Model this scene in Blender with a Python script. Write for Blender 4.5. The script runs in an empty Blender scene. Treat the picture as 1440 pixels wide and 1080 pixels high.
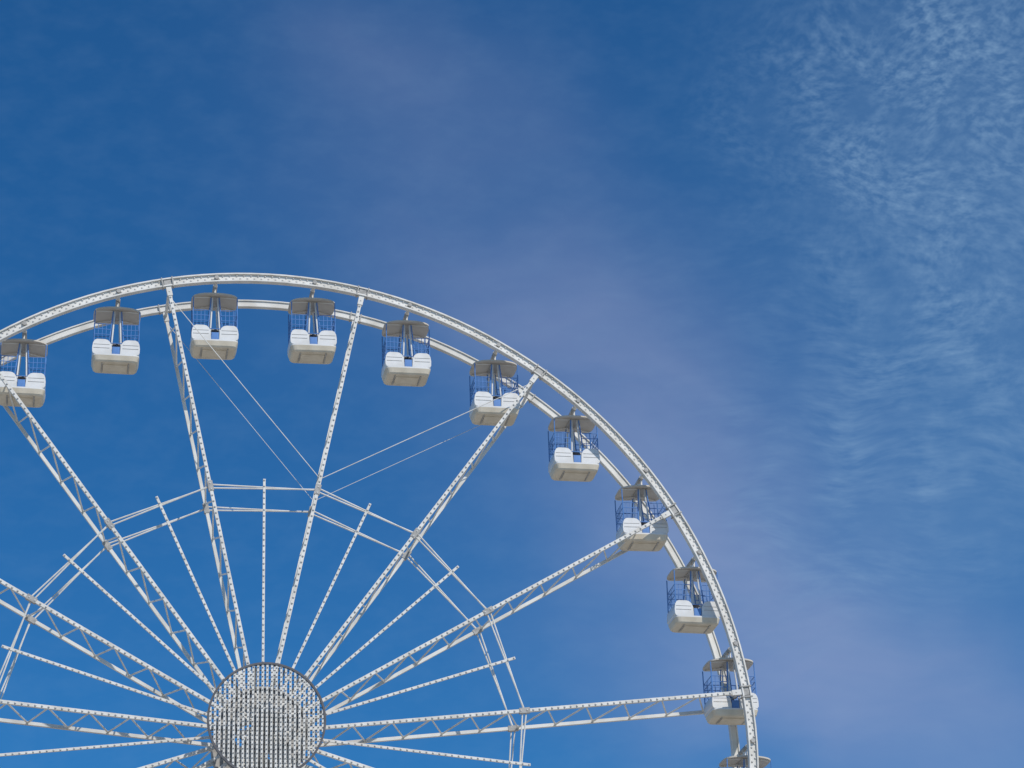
import bpy, math, random, bmesh
from mathutils import Vector, Matrix
random.seed(7)
scene=bpy.context.scene
R=20.0; W=2.543; HW=W/2; N=15; PH=0.006
RR=10.62; RS=10.78
GZ=-29.25
STEP=2*math.pi/N
SP=[math.pi/2+PH+STEP/2-STEP*k for k in range(N)]       # main spokes
SH=[math.pi/2+PH-STEP*k for k in range(N)]               # short spokes
GA=[math.pi/2+PH+STEP/4-STEP/2*k for k in range(2*N)]    # gondolas
# ------------------------------------------------------------ materials
def mat(name,col,rough=.45,metal=0.0,var=.06,dirt=None,scale=3.0,bump=0.0):
    m=bpy.data.materials.new(name); m.use_nodes=True
    nt=m.node_tree; b=nt.nodes['Principled BSDF']
    b.inputs['Roughness'].default_value=rough; b.inputs['Metallic'].default_value=metal
    tc=nt.nodes.new('ShaderNodeTexCoord')
    n=nt.nodes.new('ShaderNodeTexNoise'); n.inputs['Scale'].default_value=scale; n.inputs['Detail'].default_value=3
    nt.links.new(tc.outputs['Object'],n.inputs['Vector'])
    r=nt.nodes.new('ShaderNodeValToRGB')
    d=dirt if dirt else tuple(c*(1-2*var) for c in col)
    r.color_ramp.elements[0].position=.3; r.color_ramp.elements[0].color=(*d,1)
    r.color_ramp.elements[1].position=.6; r.color_ramp.elements[1].color=(*col,1)
    nt.links.new(n.outputs['Fac'],r.inputs['Fac']); nt.links.new(r.outputs['Color'],b.inputs['Base Color'])
    if bump:
        bp=nt.nodes.new('ShaderNodeBump'); bp.inputs['Strength'].default_value=bump; bp.inputs['Distance'].default_value=.02
        nt.links.new(n.outputs['Fac'],bp.inputs['Height']); nt.links.new(bp.outputs[0],b.inputs['Normal'])
    return m
M_white=mat('white_painted_steel',(.72,.70,.655),.5,dirt=(.57,.54,.48),scale=1.6)
M_rear=mat('white_painted_steel_weathered',(.70,.68,.63),.5,dirt=(.54,.51,.45),scale=1.2)
M_shell=mat('white_gelcoat',(.74,.73,.71),.3,dirt=(.64,.625,.59),scale=1.5)
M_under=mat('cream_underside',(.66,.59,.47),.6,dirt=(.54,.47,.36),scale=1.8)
M_roof=mat('canopy_panel',(.61,.56,.48),.6,dirt=(.50,.455,.39),scale=1.4)
M_blue=mat('blue_painted_rail',(.10,.24,.55),.4,var=.12)
M_bulb=mat('lamp_cap',(.60,.585,.56),.5,dirt=(.48,.465,.44),scale=9)
M_dark=mat('dark_steel',(.10,.10,.11),.6,var=.15)
M_grey=mat('galvanised_bracket',(.40,.385,.36),.55,dirt=(.26,.25,.23),scale=6)
M_seat=mat('seat_vinyl',(.14,.18,.28),.55)
M_ground=mat('paving',(.46,.43,.37),.85,dirt=(.36,.34,.30),scale=.15,bump=.2)
# ------------------------------------------------------------ mesh builder
class MB:
    def __init__(s): s.v=[];s.f=[];s.m=[];s.mats=[]
    def mi(s,m):
        if m not in s.mats: s.mats.append(m)
        return s.mats.index(m)
    def add(s,vs,fs,m):
        o=len(s.v); s.v+= [tuple(v) for v in vs]; i=s.mi(m)
        for f in fs: s.f.append(tuple(o+a for a in f)); s.m.append(i)
    def beam(s,a,b,w,h,m,up=Vector((0,1,0))):
        a=Vector(a);b=Vector(b);d=(b-a).normalized()
        if abs(d.dot(up))>.99: up=Vector((1,0,0))
        x=d.cross(up).normalized();y=x.cross(d).normalized()
        vs=[p+x*sx*w/2+y*sy*h/2 for p in(a,b) for sx,sy in((-1,-1),(1,-1),(1,1),(-1,1))]
        s.add(vs,[(3,2,1,0),(4,5,6,7),(0,1,5,4),(1,2,6,5),(2,3,7,6),(3,0,4,7)],m)
    def tube(s,a,b,r,m,n=8,r2=None):
        a=Vector(a);b=Vector(b);d=(b-a).normalized(); r2=r if r2 is None else r2
        up=Vector((0,0,1)) if abs(d.z)<.9 else Vector((1,0,0))
        x=d.cross(up).normalized();y=x.cross(d).normalized()
        vs=[p+(x*math.cos(2*math.pi*i/n)+y*math.sin(2*math.pi*i/n))*q for p,q in((a,r),(b,r2)) for i in range(n)]
        fs=[(i,(i+1)%n,n+(i+1)%n,n+i) for i in range(n)]+[tuple(range(n))[::-1],tuple(range(n,2*n))]
        s.add(vs,fs,m)
    def box(s,c,h,m):
        c=Vector(c)
        vs=[c+Vector((sx*h[0],sy*h[1],sz*h[2])) for sz in(-1,1) for sx,sy in((-1,-1),(1,-1),(1,1),(-1,1))]
        s.add(vs,[(3,2,1,0),(4,5,6,7),(0,1,5,4),(1,2,6,5),(2,3,7,6),(3,0,4,7)],m)
    def prism(s,pts,y0,y1,m):   # xz polygon extruded along y
        n=len(pts)
        s.add([(x,y0,z) for x,z in pts]+[(x,y1,z) for x,z in pts],
              [tuple(range(n)),tuple(range(n,2*n))[::-1]]+[(i,(i+1)%n,n+(i+1)%n,n+i) for i in range(n)],m)
    def ring(s,ri,ro,y0,y1,m,n=180):
        vs=[];fs=[]
        for i in range(n):
            a=2*math.pi*i/n; c,t=math.cos(a),math.sin(a)
            vs+=[(ri*c,y0,ri*t),(ro*c,y0,ro*t),(ro*c,y1,ro*t),(ri*c,y1,ri*t)]
        for i in range(n):
            j=(i+1)%n
            for k in range(4):
                l=(k+1)%4; fs.append((4*i+k,4*i+l,4*j+l,4*j+k))
        s.add(vs,fs,m)
    def bulb(s,c,r,m):
        c=Vector(c);n=8;vs=[];
        for y,q in((0,r),(-.55*r,.85*r),(-.95*r,.45*r)):
            vs+=[c+Vector((q*math.cos(2*math.pi*i/n),y,q*math.sin(2*math.pi*i/n))) for i in range(n)]
        fs=[(k*n+i,k*n+(i+1)%n,(k+1)*n+(i+1)%n,(k+1)*n+i) for k in range(2) for i in range(n)]+[tuple(range(2*n,3*n))]
        s.add(vs,fs,m)
    def mesh(s,name):
        me=bpy.data.meshes.new(name); me.from_pydata(s.v,[],s.f)
        for m in s.mats: me.materials.append(m)
        me.polygons.foreach_set('material_index',s.m)
        me.update()
        bm=bmesh.new(); bm.from_mesh(me)
        bmesh.ops.recalc_face_normals(bm,faces=bm.faces[:]); bm.to_mesh(me); bm.free()
        return me
def obj(name,me,parent=None):
    o=bpy.data.objects.new(name,me); scene.collection.objects.link(o)
    if parent: o.parent=parent
    return o
def empty(name,loc=(0,0,0)):
    e=bpy.data.objects.new(name,None); e.location=loc; e.empty_display_size=.5; scene.collection.objects.link(e); return e
def P(r,a,y): return Vector((r*math.cos(a),y,r*math.sin(a)))
# ------------------------------------------------------------ wheel
wheel=empty('ferris_wheel')
b=MB()
b.ring(R-.13,R+.13,-HW-.06,-HW+.08,M_white)
b.ring(R-.19,R-.13,-HW-.14,-HW+.14,M_white)
b.ring(R+.13,R+.19,-HW-.14,-HW+.14,M_white)
obj('front_rim',b.mesh('front_rim'),wheel)
b=MB()
b.ring(R-.11,R+.11,HW-.07,HW+.05,M_rear)
b.ring(R-.16,R-.11,HW-.12,HW+.12,M_rear)
b.ring(R+.11,R+.16,HW-.12,HW+.12,M_rear)
obj('rear_rim',b.mesh('rear_rim'),wheel)
b=MB()
n=int(2*math.pi*R/.30)
for i in range(n):
    a=2*math.pi*i/n
    b.bulb(P(R+.065,a,-HW-.06),.046,M_bulb); b.bulb(P(R-.065,a+math.pi/n,-HW-.06),.046,M_bulb)
for a in SP:
    r=2.4
    while r<R-.4: b.bulb(P(r,a,-HW-.075),.046,M_bulb); r+=.26
for a in SH:
    r=2.4
    while r<RS-.05: b.bulb(P(r,a,-HW-.045),.042,M_bulb); r+=.26
obj('lamp_strings',b.mesh('lamp_strings'),wheel)
b=MB()
for a in SP:
    for y in(-HW,HW):
        b.beam(P(1.5,a,y),P(R-.19,a,y),.135,.15,M_white if y<0 else M_rear)
    r=2.0;s=-1
    while r<R-1.2:
        b.tube(P(r,a,s*(HW-.07)),P(r+.80,a,-s*(HW-.07)),.036,M_white,6); r+=.80;s=-s
    b.beam(P(R-.35,a,-HW+.08),P(R-.35,a,HW-.08),.1,.1,M_white,up=P(1,a,0))
obj('spoke_trusses',b.mesh('spoke_trusses'),wheel)
b=MB()
for a in SH: b.beam(P(1.5,a,-HW),P(RS,a,-HW),.10,.09,M_white)
obj('short_spokes',b.mesh('short_spokes'),wheel)
b=MB()
for k in range(N):
    a,c=SP[k],SP[(k+1)%N]
    for y in(-HW,HW):
        for d in(-.08,.08):
            b.tube(P(RR+d,a,y),P(RR-d*.2,c,y),.032,M_white,6)
obj('stiffening_ring',b.mesh('stiffening_ring'),wheel)
b=MB()
for a in SP:
    for y in(-HW,HW):
        b.beam(P(RR-.22,a,y),P(RR+.22,a,y),.22,.19,M_grey)
    for da in(-.011,.011):
        b.beam(P(R-.24,a+da,-HW-.01),P(R+.22,a+da,-HW-.01),.05,.31,M_grey)
        b.beam(P(R-.20,a+da,HW-.01),P(R+.19,a+da,HW-.01),.05,.27,M_grey)
    b.beam(P(R-.62,a,-HW),P(R-.2,a,-HW),.22,.2,M_white)
    b.beam(P(R-.62,a,HW),P(R-.2,a,HW),.2,.2,M_white)
    b.beam(P(R-.12,a,-HW-.085),P(R+.12,a,-HW-.085),.30,.04,M_grey)
obj('joint_brackets',b.mesh('joint_brackets'),wheel)
b=MB()
for k in(1,6,11):
    for y in(-HW,HW):
        q=.018 if y<0 else .012
        b.tube(P(RR+.5,SP[k],y),P(R-.7,SP[k-1],y),q,M_white,5)
        b.tube(P(RR+.5,SP[k],y),P(R-.7,SP[k+1],y),q,M_white,5)
obj('bracing_cables',b.mesh('bracing_cables'),wheel)
b=MB()
for a in GA:
    b.tube(P(R,a,-HW+.05),P(R,a,HW-.05),.075,M_white,10)
    for y in(-HW,HW): b.tube(P(R,a,y-.17),P(R,a,y+.17),.09,M_grey,10)
obj('gondola_axles',b.mesh('gondola_axles'),wheel)
# hub
b=MB()
YD=-(HW+1.85)
b.tube((0,YD+.35,0),(0,HW+1.4,0),.5,M_grey,32)
for y in(-HW,HW):
    b.ring(1.15,1.75,y-.11,y+.11,M_grey,48)
    for i in range(8): b.beam(P(.45,i*math.pi/4,y),P(1.2,i*math.pi/4,y),.16,.16,M_white)
    b.ring(1.75,1.85,y-.2,y+.2,M_grey,60)
for i in range(N):
    a=SP[i]
    b.tube(P(.5,a,YD+.45),P(1.6,a,-HW-.13),.05,M_white,6)
    b.tube(P(2.15,a,YD+.1),P(1.7,a,-HW-.13),.05,M_white,6)
obj('hub',b.mesh('hub'),wheel)
b=MB()
RD=2.28
b.ring(RD-.05,RD+.03,YD-.06,YD+.08,M_dark,96)
b.ring(1.2,1.26,YD+.08,YD+.12,M_dark,64)
pit=.182
for k in range(-12,13):
    x=k*pit
    if abs(x)<RD-.08:
        z=math.sqrt((RD-.05)**2-x*x)
        b.box((x,YD,0),(.042,.03,z),M_white)
        b.box((0,YD+.055,x),(z,.012,.015),M_dark)
        for zz in range(-12,12):
            if abs((zz+.5)*pit)<z-.06: b.box((x,YD-.042,(zz+.5)*pit),(.022,.012,.018),M_dark)
for i in range(6):
    a=math.pi*i/3+.2
    b.tube(P(.2,a,YD+.14),P(RD-.04,a,YD+.14),.035,M_grey,6)
obj('hub_light_screen',b.mesh('hub_light_screen'),wheel)
# support legs + platform
b=MB()
for s in(-1,1):
    y=s*(HW+1.05)
    for sx in(-1,1):
        b.beam((sx*.3,y,-.3),(sx*9.5,s*(HW+4.2),GZ+1.2),.7,.6,M_white)
    b.beam((-5.4,s*(HW+2.86),GZ+13.2),(5.4,s*(HW+2.86),GZ+13.2),.35,.35,M_white)
    b.beam((-10.5,s*(HW+4.2),GZ+.9),(10.5,s*(HW+4.2),GZ+.9),.8,.7,M_white)
b.box((0,0,GZ+.35),(12.5,7.5,.35),M_grey)
obj('support_legs',b.mesh('support_legs'),wheel)
# ------------------------------------------------------------ gondola meshes
def roof_mesh():
    b=MB();nx,ny=20,12
    def top(u,v,off):
        e=4.5; k=(abs(u)**e+abs(v)**e)**(1/e) ; mx=max(abs(u),abs(v)); f=mx/k if k>0 else 1
        return (u*f*.99, v*f*.82, -.40-.11*abs(u*f)**2.2-.05*abs(v*f)**3+off)
    vs=[];fs=[]
    for off in(0,-.06):
        for j in range(ny+1):
            for i in range(nx+1): vs.append(top(-1+2*i/nx,-1+2*j/ny,off))
    q=(nx+1)*(ny+1)
    for j in range(ny):
        for i in range(nx):
            a=j*(nx+1)+i
            fs.append((a,a+1,a+nx+2,a+nx+1)); fs.append((q+a,q+a+nx+1,q+a+nx+2,q+a+1))
    edge=[i for i in range(nx+1)]+[j*(nx+1)+nx for j in range(1,ny+1)]+[ny*(nx+1)+i for i in range(nx-1,-1,-1)]+[j*(nx+1) for j in range(ny-1,0,-1)]
    for i in range(len(edge)):
        a,c=edge[i],edge[(i+1)%len(edge)]; fs.append((a,q+a,q+c,c))
    b.add(vs,fs,M_roof)
    return b.mesh('canopy')
def hull_mesh():
    b=MB()
    secs=[(-2.60,.985,.73,0),(-2.66,.985,.73,0),(-2.86,.92,.67,1),(-2.92,.86,.62,1)]
    n=32;vs=[]
    for z,hx,hy,_ in secs:
        for i in range(n):
            a=2*math.pi*(i+.5)/n; c,s=math.cos(a),math.sin(a); e=.22
            vs.append((hx*math.copysign(abs(c)**e,c),hy*math.copysign(abs(s)**e,s),z))
    for k in range(len(secs)-1):
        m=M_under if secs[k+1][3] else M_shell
        b.add([vs[k*n+i] for i in range(n)]+[vs[(k+1)*n+i] for i in range(n)],[(i,(i+1)%n,n+(i+1)%n,n+i) for i in range(n)],m)
    b.add(vs[-n:],[tuple(range(n))],M_under)
    b.add(vs[:n],[tuple(range(n))],M_seat)
    b.box((0,0,-2.935),(.5,.35,.014),M_under)
    for x in(-.55,.55): b.box((x,0,-2.933),(.03,.5,.012),M_grey)
    return b.mesh('tub')
PROF=[(.17,-2.595),(.93,-2.595),(.985,-2.50),(.99,-2.3),(.96,-2.10),(.90,-1.98),(.80,-1.93),(.48,-1.93),(.36,-1.96),(.26,-2.05),(.19,-2.22)]
def pods_mesh():
    b=MB()
    for s in(-1,1):
        pr=[(s*x,z) for x,z in PROF]
        for t in(-1,1):
            b.prism(pr,t*.70,t*.64,M_shell)
            b.box((s*.60,t*.706,-2.33),(.33,.006,.007),M_grey)
            b.box((s*.60,t*.706,-2.17),(.33,.006,.005),M_grey)
        ew=[(.92,-2.59),(.98,-2.50),(.985,-2.3),(.955,-2.10),(.895,-1.985),(.80,-1.94),(.78,-1.98),(.86,-2.03),(.91,-2.13),(.935,-2.3),(.93,-2.49),(.88,-2.57)]
        b.prism([(s*x,z) for x,z in ew],-.637,.637,M_shell)
        b.box((s*.58,0,-2.32),(.26,.60,.05),M_seat)
        b.box((s*.82,0,-2.13),(.04,.60,.14),M_seat)
    return b.mesh('seat_shells')
def rail_mesh():
    b=MB()
    zt,zb=-1.20,-1.93
    for s in(-1,1):
        for t in(-1,1):
            b.tube((s*.93,t*.66,zb-.1),(s*.93,t*.66,-.60),.024,M_blue,6)
            b.tube((s*.30,t*.62,-2.05),(s*.17,t*.52,-.55),.028,M_blue,6)
            for z in(zt,-1.44,-1.68): b.tube((s*.26,t*.62,z),(s*.93,t*.66,z),.017,M_blue,6)
            for x in(.44,.60,.77): b.tube((s*x,t*.645,zb),(s*x,t*.645,zt),.013,M_blue,5)
        for z in(zt,-1.44,-1.68): b.tube((s*.93,-.66,z),(s*.93,.66,z),.017,M_blue,6)
        for i in range(1,6): b.tube((s*.93,-.66+i*.22,zb),(s*.93,-.66+i*.22,zt),.013,M_blue,5)
    for t in(-1,1):
        b.box((0,t*.665,-2.42),(.155,.02,.17),M_blue)
        b.tube((-.24,t*.66,-2.08),(.24,t*.66,-2.08),.02,M_blue,6)
    return b.mesh('safety_rails')
def frame_mesh():
    b=MB()
    for t in(-1,1):
        b.beam((0,t*.45,.0),(0,t*.45,-.44),.10,.06,M_white,up=Vector((1,0,0)))
        for s in(-1,1):
            b.tube((s*.11,t*.45,-.48),(s*.22,t*.58,-2.60),.036,M_shell,8)
            b.tube((s*.14,t*.45,-.50),(s*.86,t*.6,-.60),.024,M_white,6)
    b.tube((0,0,.0),(0,0,-.47),.06,M_white,10)
    b.tube((0,0,-2.60),(0,0,-1.95),.05,M_grey,10)
    b.tube((0,0,-1.95),(0,0,-1.91),.28,M_grey,20)
    b.tube((0,-.55,0),(0,.55,0),.10,M_grey,10)
    b.box((0,0,-.49),(.20,.5,.03),M_grey)
    return b.mesh('hanger_frame')
MR,MH,MP,MRL,MF=roof_mesh(),hull_mesh(),pods_mesh(),rail_mesh(),frame_mesh()
for a in GA:
    g=empty('gondola',P(R,a,0)); g.rotation_euler=(math.radians(random.uniform(-.6,.6)),math.radians(random.uniform(-1.0,1.0)),0)
    for nm,me in(('canopy',MR),('tub',MH),('seat_shells',MP),('safety_rails',MRL),('hanger_frame',MF)):
        obj(nm,me,g)
# ------------------------------------------------------------ ground
b=MB(); S=4000
b.add([(-S,-S,GZ),(S,-S,GZ),(S,S,GZ),(-S,S,GZ)],[(0,1,2,3)],M_ground)
obj('ground',b.mesh('ground'))
# ------------------------------------------------------------ sun + sky
EL,AZ=math.radians(46),math.radians(150)     # azimuth clockwise from +Y
sd=Vector((math.sin(AZ)*math.cos(EL),math.cos(AZ)*math.cos(EL),math.sin(EL)))
l=bpy.data.lights.new('sun','SUN'); l.energy=3.7; l.angle=math.radians(.5); l.color=(1,.95,.88)
so=bpy.data.objects.new('sun',l); so.rotation_euler=sd.to_track_quat('Z','Y').to_euler(); so.location=sd*60; scene.collection.objects.link(so)
w=bpy.data.worlds.new('World'); scene.world=w; w.use_nodes=True; nt=w.node_tree
for x in list(nt.nodes): nt.nodes.remove(x)
L=nt.links.new
def nd(t,**k):
    x=nt.nodes.new(t)
    for a,v in k.items(): setattr(x,a,v)
    return x
def put(sock,v):
    if isinstance(v,bpy.types.NodeSocket): L(v,sock)
    else: sock.default_value=v
def mth(op,a,b=0.0,c=None,clamp=False):
    x=nd('ShaderNodeMath',operation=op,use_clamp=clamp); put(x.inputs[0],a); put(x.inputs[1],b)
    if c is not None: put(x.inputs[2],c)
    return x.outputs[0]
def vdot(v,k):
    x=nd('ShaderNodeVectorMath',operation='DOT_PRODUCT'); L(v,x.inputs[0]); x.inputs[1].default_value=k; return x.outputs['Value']
out=nd('ShaderNodeOutputWorld'); bg=nd('ShaderNodeBackground'); bg.inputs['Strength'].default_value=.1; L(bg.outputs[0],out.inputs[0])
sky=nd('ShaderNodeTexSky'); sky.sky_type='NISHITA'; sky.sun_disc=False; sky.sun_elevation=EL; sky.sun_rotation=AZ; sky.altitude=50; sky.air_density=1.0; sky.dust_density=.4; sky.ozone_density=3.0
tint=nd('ShaderNodeVectorMath',operation='MULTIPLY'); L(sky.outputs[0],tint.inputs[0]); tint.inputs[1].default_value=(.17,.61,.96)
tc=nd('ShaderNodeTexCoord'); D=tc.outputs['Generated']
caz,cel=math.radians(11.0),math.radians(24.0)
F=Vector((math.sin(caz)*math.cos(cel),math.cos(caz)*math.cos(cel),math.sin(cel)))
A=Vector((math.cos(caz),-math.sin(caz),0)); B=A.cross(F)
cr=-.03; A,B=(A*math.cos(cr)+B*math.sin(cr)),(B*math.cos(cr)-A*math.sin(cr))
U=mth('MULTIPLY',vdot(D,A),10.0); V=mth('MULTIPLY',vdot(D,B),10.0)   # chart units: tenths of a radian
cm=nd('ShaderNodeCombineXYZ'); L(U,cm.inputs[0]); L(V,cm.inputs[1]); UV=cm.outputs[0]
def noise(vec,scale,detail=3,rough=.5,dist=0,rot=0,sx=1,sy=1,off=0):
    m=nd('ShaderNodeMapping'); L(vec,m.inputs[0]); m.inputs['Rotation'].default_value=(0,0,rot); m.inputs['Scale'].default_value=(sx,sy,1); m.inputs['Location'].default_value=(off,off*.7,0)
    n=nd('ShaderNodeTexNoise',noise_dimensions='2D'); L(m.outputs[0],n.inputs['Vector']); n.inputs['Scale'].default_value=scale; n.inputs['Detail'].default_value=detail; n.inputs['Roughness'].default_value=rough; n.inputs['Distortion'].default_value=dist
    return n
def warp(vec,scale,amt,det=3):
    wn=noise(vec,scale,det,.5)
    sb=nd('ShaderNodeVectorMath',operation='SUBTRACT'); L(wn.outputs['Color'],sb.inputs[0]); sb.inputs[1].default_value=(.5,.5,.5)
    sc=nd('ShaderNodeVectorMath',operation='SCALE'); L(sb.outputs[0],sc.inputs[0]); sc.inputs['Scale'].default_value=amt
    ad=nd('ShaderNodeVectorMath',operation='ADD'); L(vec,ad.inputs[0]); L(sc.outputs[0],ad.inputs[1]); return ad.outputs[0]
WV=warp(UV,.8,.7,3)
W2=warp(UV,1.6,.22,1)
def blob(u,v,su,sv,ang,amp,vec=None):
    m=nd('ShaderNodeMapping',vector_type='TEXTURE'); L(vec or WV,m.inputs[0])
    m.inputs['Location'].default_value=(u,v,0); m.inputs['Rotation'].default_value=(0,0,math.radians(ang)); m.inputs['Scale'].default_value=(su,sv,1)
    x=nd('ShaderNodeVectorMath',operation='MULTIPLY'); L(m.outputs[0],x.inputs[0]); x.inputs[1].default_value=(1,1,0)
    y=nd('ShaderNodeVectorMath',operation='DOT_PRODUCT'); L(x.outputs[0],y.inputs[0]); L(x.outputs[0],y.inputs[1])
    return mth('MULTIPLY',mth('EXPONENT',mth('MULTIPLY',y.outputs['Value'],-.5)),amp)
def summ(l):
    s=l[0]
    for q in l[1:]: s=mth('ADD',s,q)
    return s
haze=summ([blob(.62,-.25,.85,.36,-45,.29),blob(1.25,-1.25,.75,.36,-28,.30),blob(-.45,1.28,.42,.20,-18,.12),
           blob(-.1,.45,.7,.40,-10,.045)])
hn=noise(WV,1.5,4,.55,0,rot=.6,sx=.6,sy=1.5)
hz=mth('MULTIPLY',haze,mth('MULTIPLY_ADD',hn.outputs['Fac'],.9,.55))
rh=summ([blob(1.9,.75,.6,1.0,10,.16),blob(1.95,-.4,.6,.35,20,.07)])
rm=summ([blob(1.8,.95,.42,.65,12,1.0),blob(1.4,1.2,.28,.25,0,.6)])
mot=noise(W2,21,2,.6,0,rot=.5,sx=1,sy=1.35)
big=noise(UV,3.2,2,.6,0,off=5)
bigm=mth('SUBTRACT',big.outputs['Fac'],.2,clamp=True)
motv=mth('MULTIPLY',mth('MULTIPLY',mth('SUBTRACT',mot.outputs['Fac'],.34,clamp=True),bigm),1.45)
sm=summ([blob(1.45,.25,.45,.5,-30,1.0),blob(1.75,-.35,.55,.28,20,.9)])
stz=noise(W2,15,3,.6,0,rot=math.radians(-24),sx=.36,sy=1.5,off=3)
stv=mth('MULTIPLY',mth('MULTIPLY',mth('SUBTRACT',stz.outputs['Fac'],.34,clamp=True),bigm),1.05)
fine=mth('MULTIPLY',mth('SUBTRACT',noise(UV,7,3,.6,0,rot=.4,sx=.7,sy=1.3,off=9).outputs['Fac'],.40,clamp=True),.10)
m1=nd('ShaderNodeMix',data_type='RGBA'); L(mth('MINIMUM',hz,.8),m1.inputs[0]); L(tint.outputs[0],m1.inputs[6]); m1.inputs[7].default_value=(3.9,4.3,6.3,1)
tot=mth('MINIMUM',summ([rh,mth('MULTIPLY',rm,motv),mth('MULTIPLY',sm,stv),fine]),.8)
mx=nd('ShaderNodeMix',data_type='RGBA'); L(tot,mx.inputs[0]); L(m1.outputs[2],mx.inputs[6]); mx.inputs[7].default_value=(3.0,4.7,6.7,1)
L(mx.outputs[2],bg.inputs['Color'])
# ------------------------------------------------------------ camera
cx,cy,cz,yaw,pitch,roll,f=-8.117,-96.683,-27.658,.19224,.41895,-.03061,3500.
fw=Vector((math.sin(yaw)*math.cos(pitch),math.cos(yaw)*math.cos(pitch),math.sin(pitch)))
rt=Vector((math.cos(yaw),-math.sin(yaw),0)); up=rt.cross(fw)
r2=rt*math.cos(roll)+up*math.sin(roll); u2=up*math.cos(roll)-rt*math.sin(roll)
M=Matrix(((r2.x,u2.x,-fw.x,cx),(r2.y,u2.y,-fw.y,cy),(r2.z,u2.z,-fw.z,cz),(0,0,0,1)))
cd=bpy.data.cameras.new('camera'); cd.sensor_width=36; cd.lens=f/1440*36; cd.clip_end=10000
co=bpy.data.objects.new('camera',cd); co.matrix_world=M; scene.collection.objects.link(co); scene.camera=co
scene.view_settings.view_transform='Standard'; scene.view_settings.look='None'; scene.view_settings.exposure=0
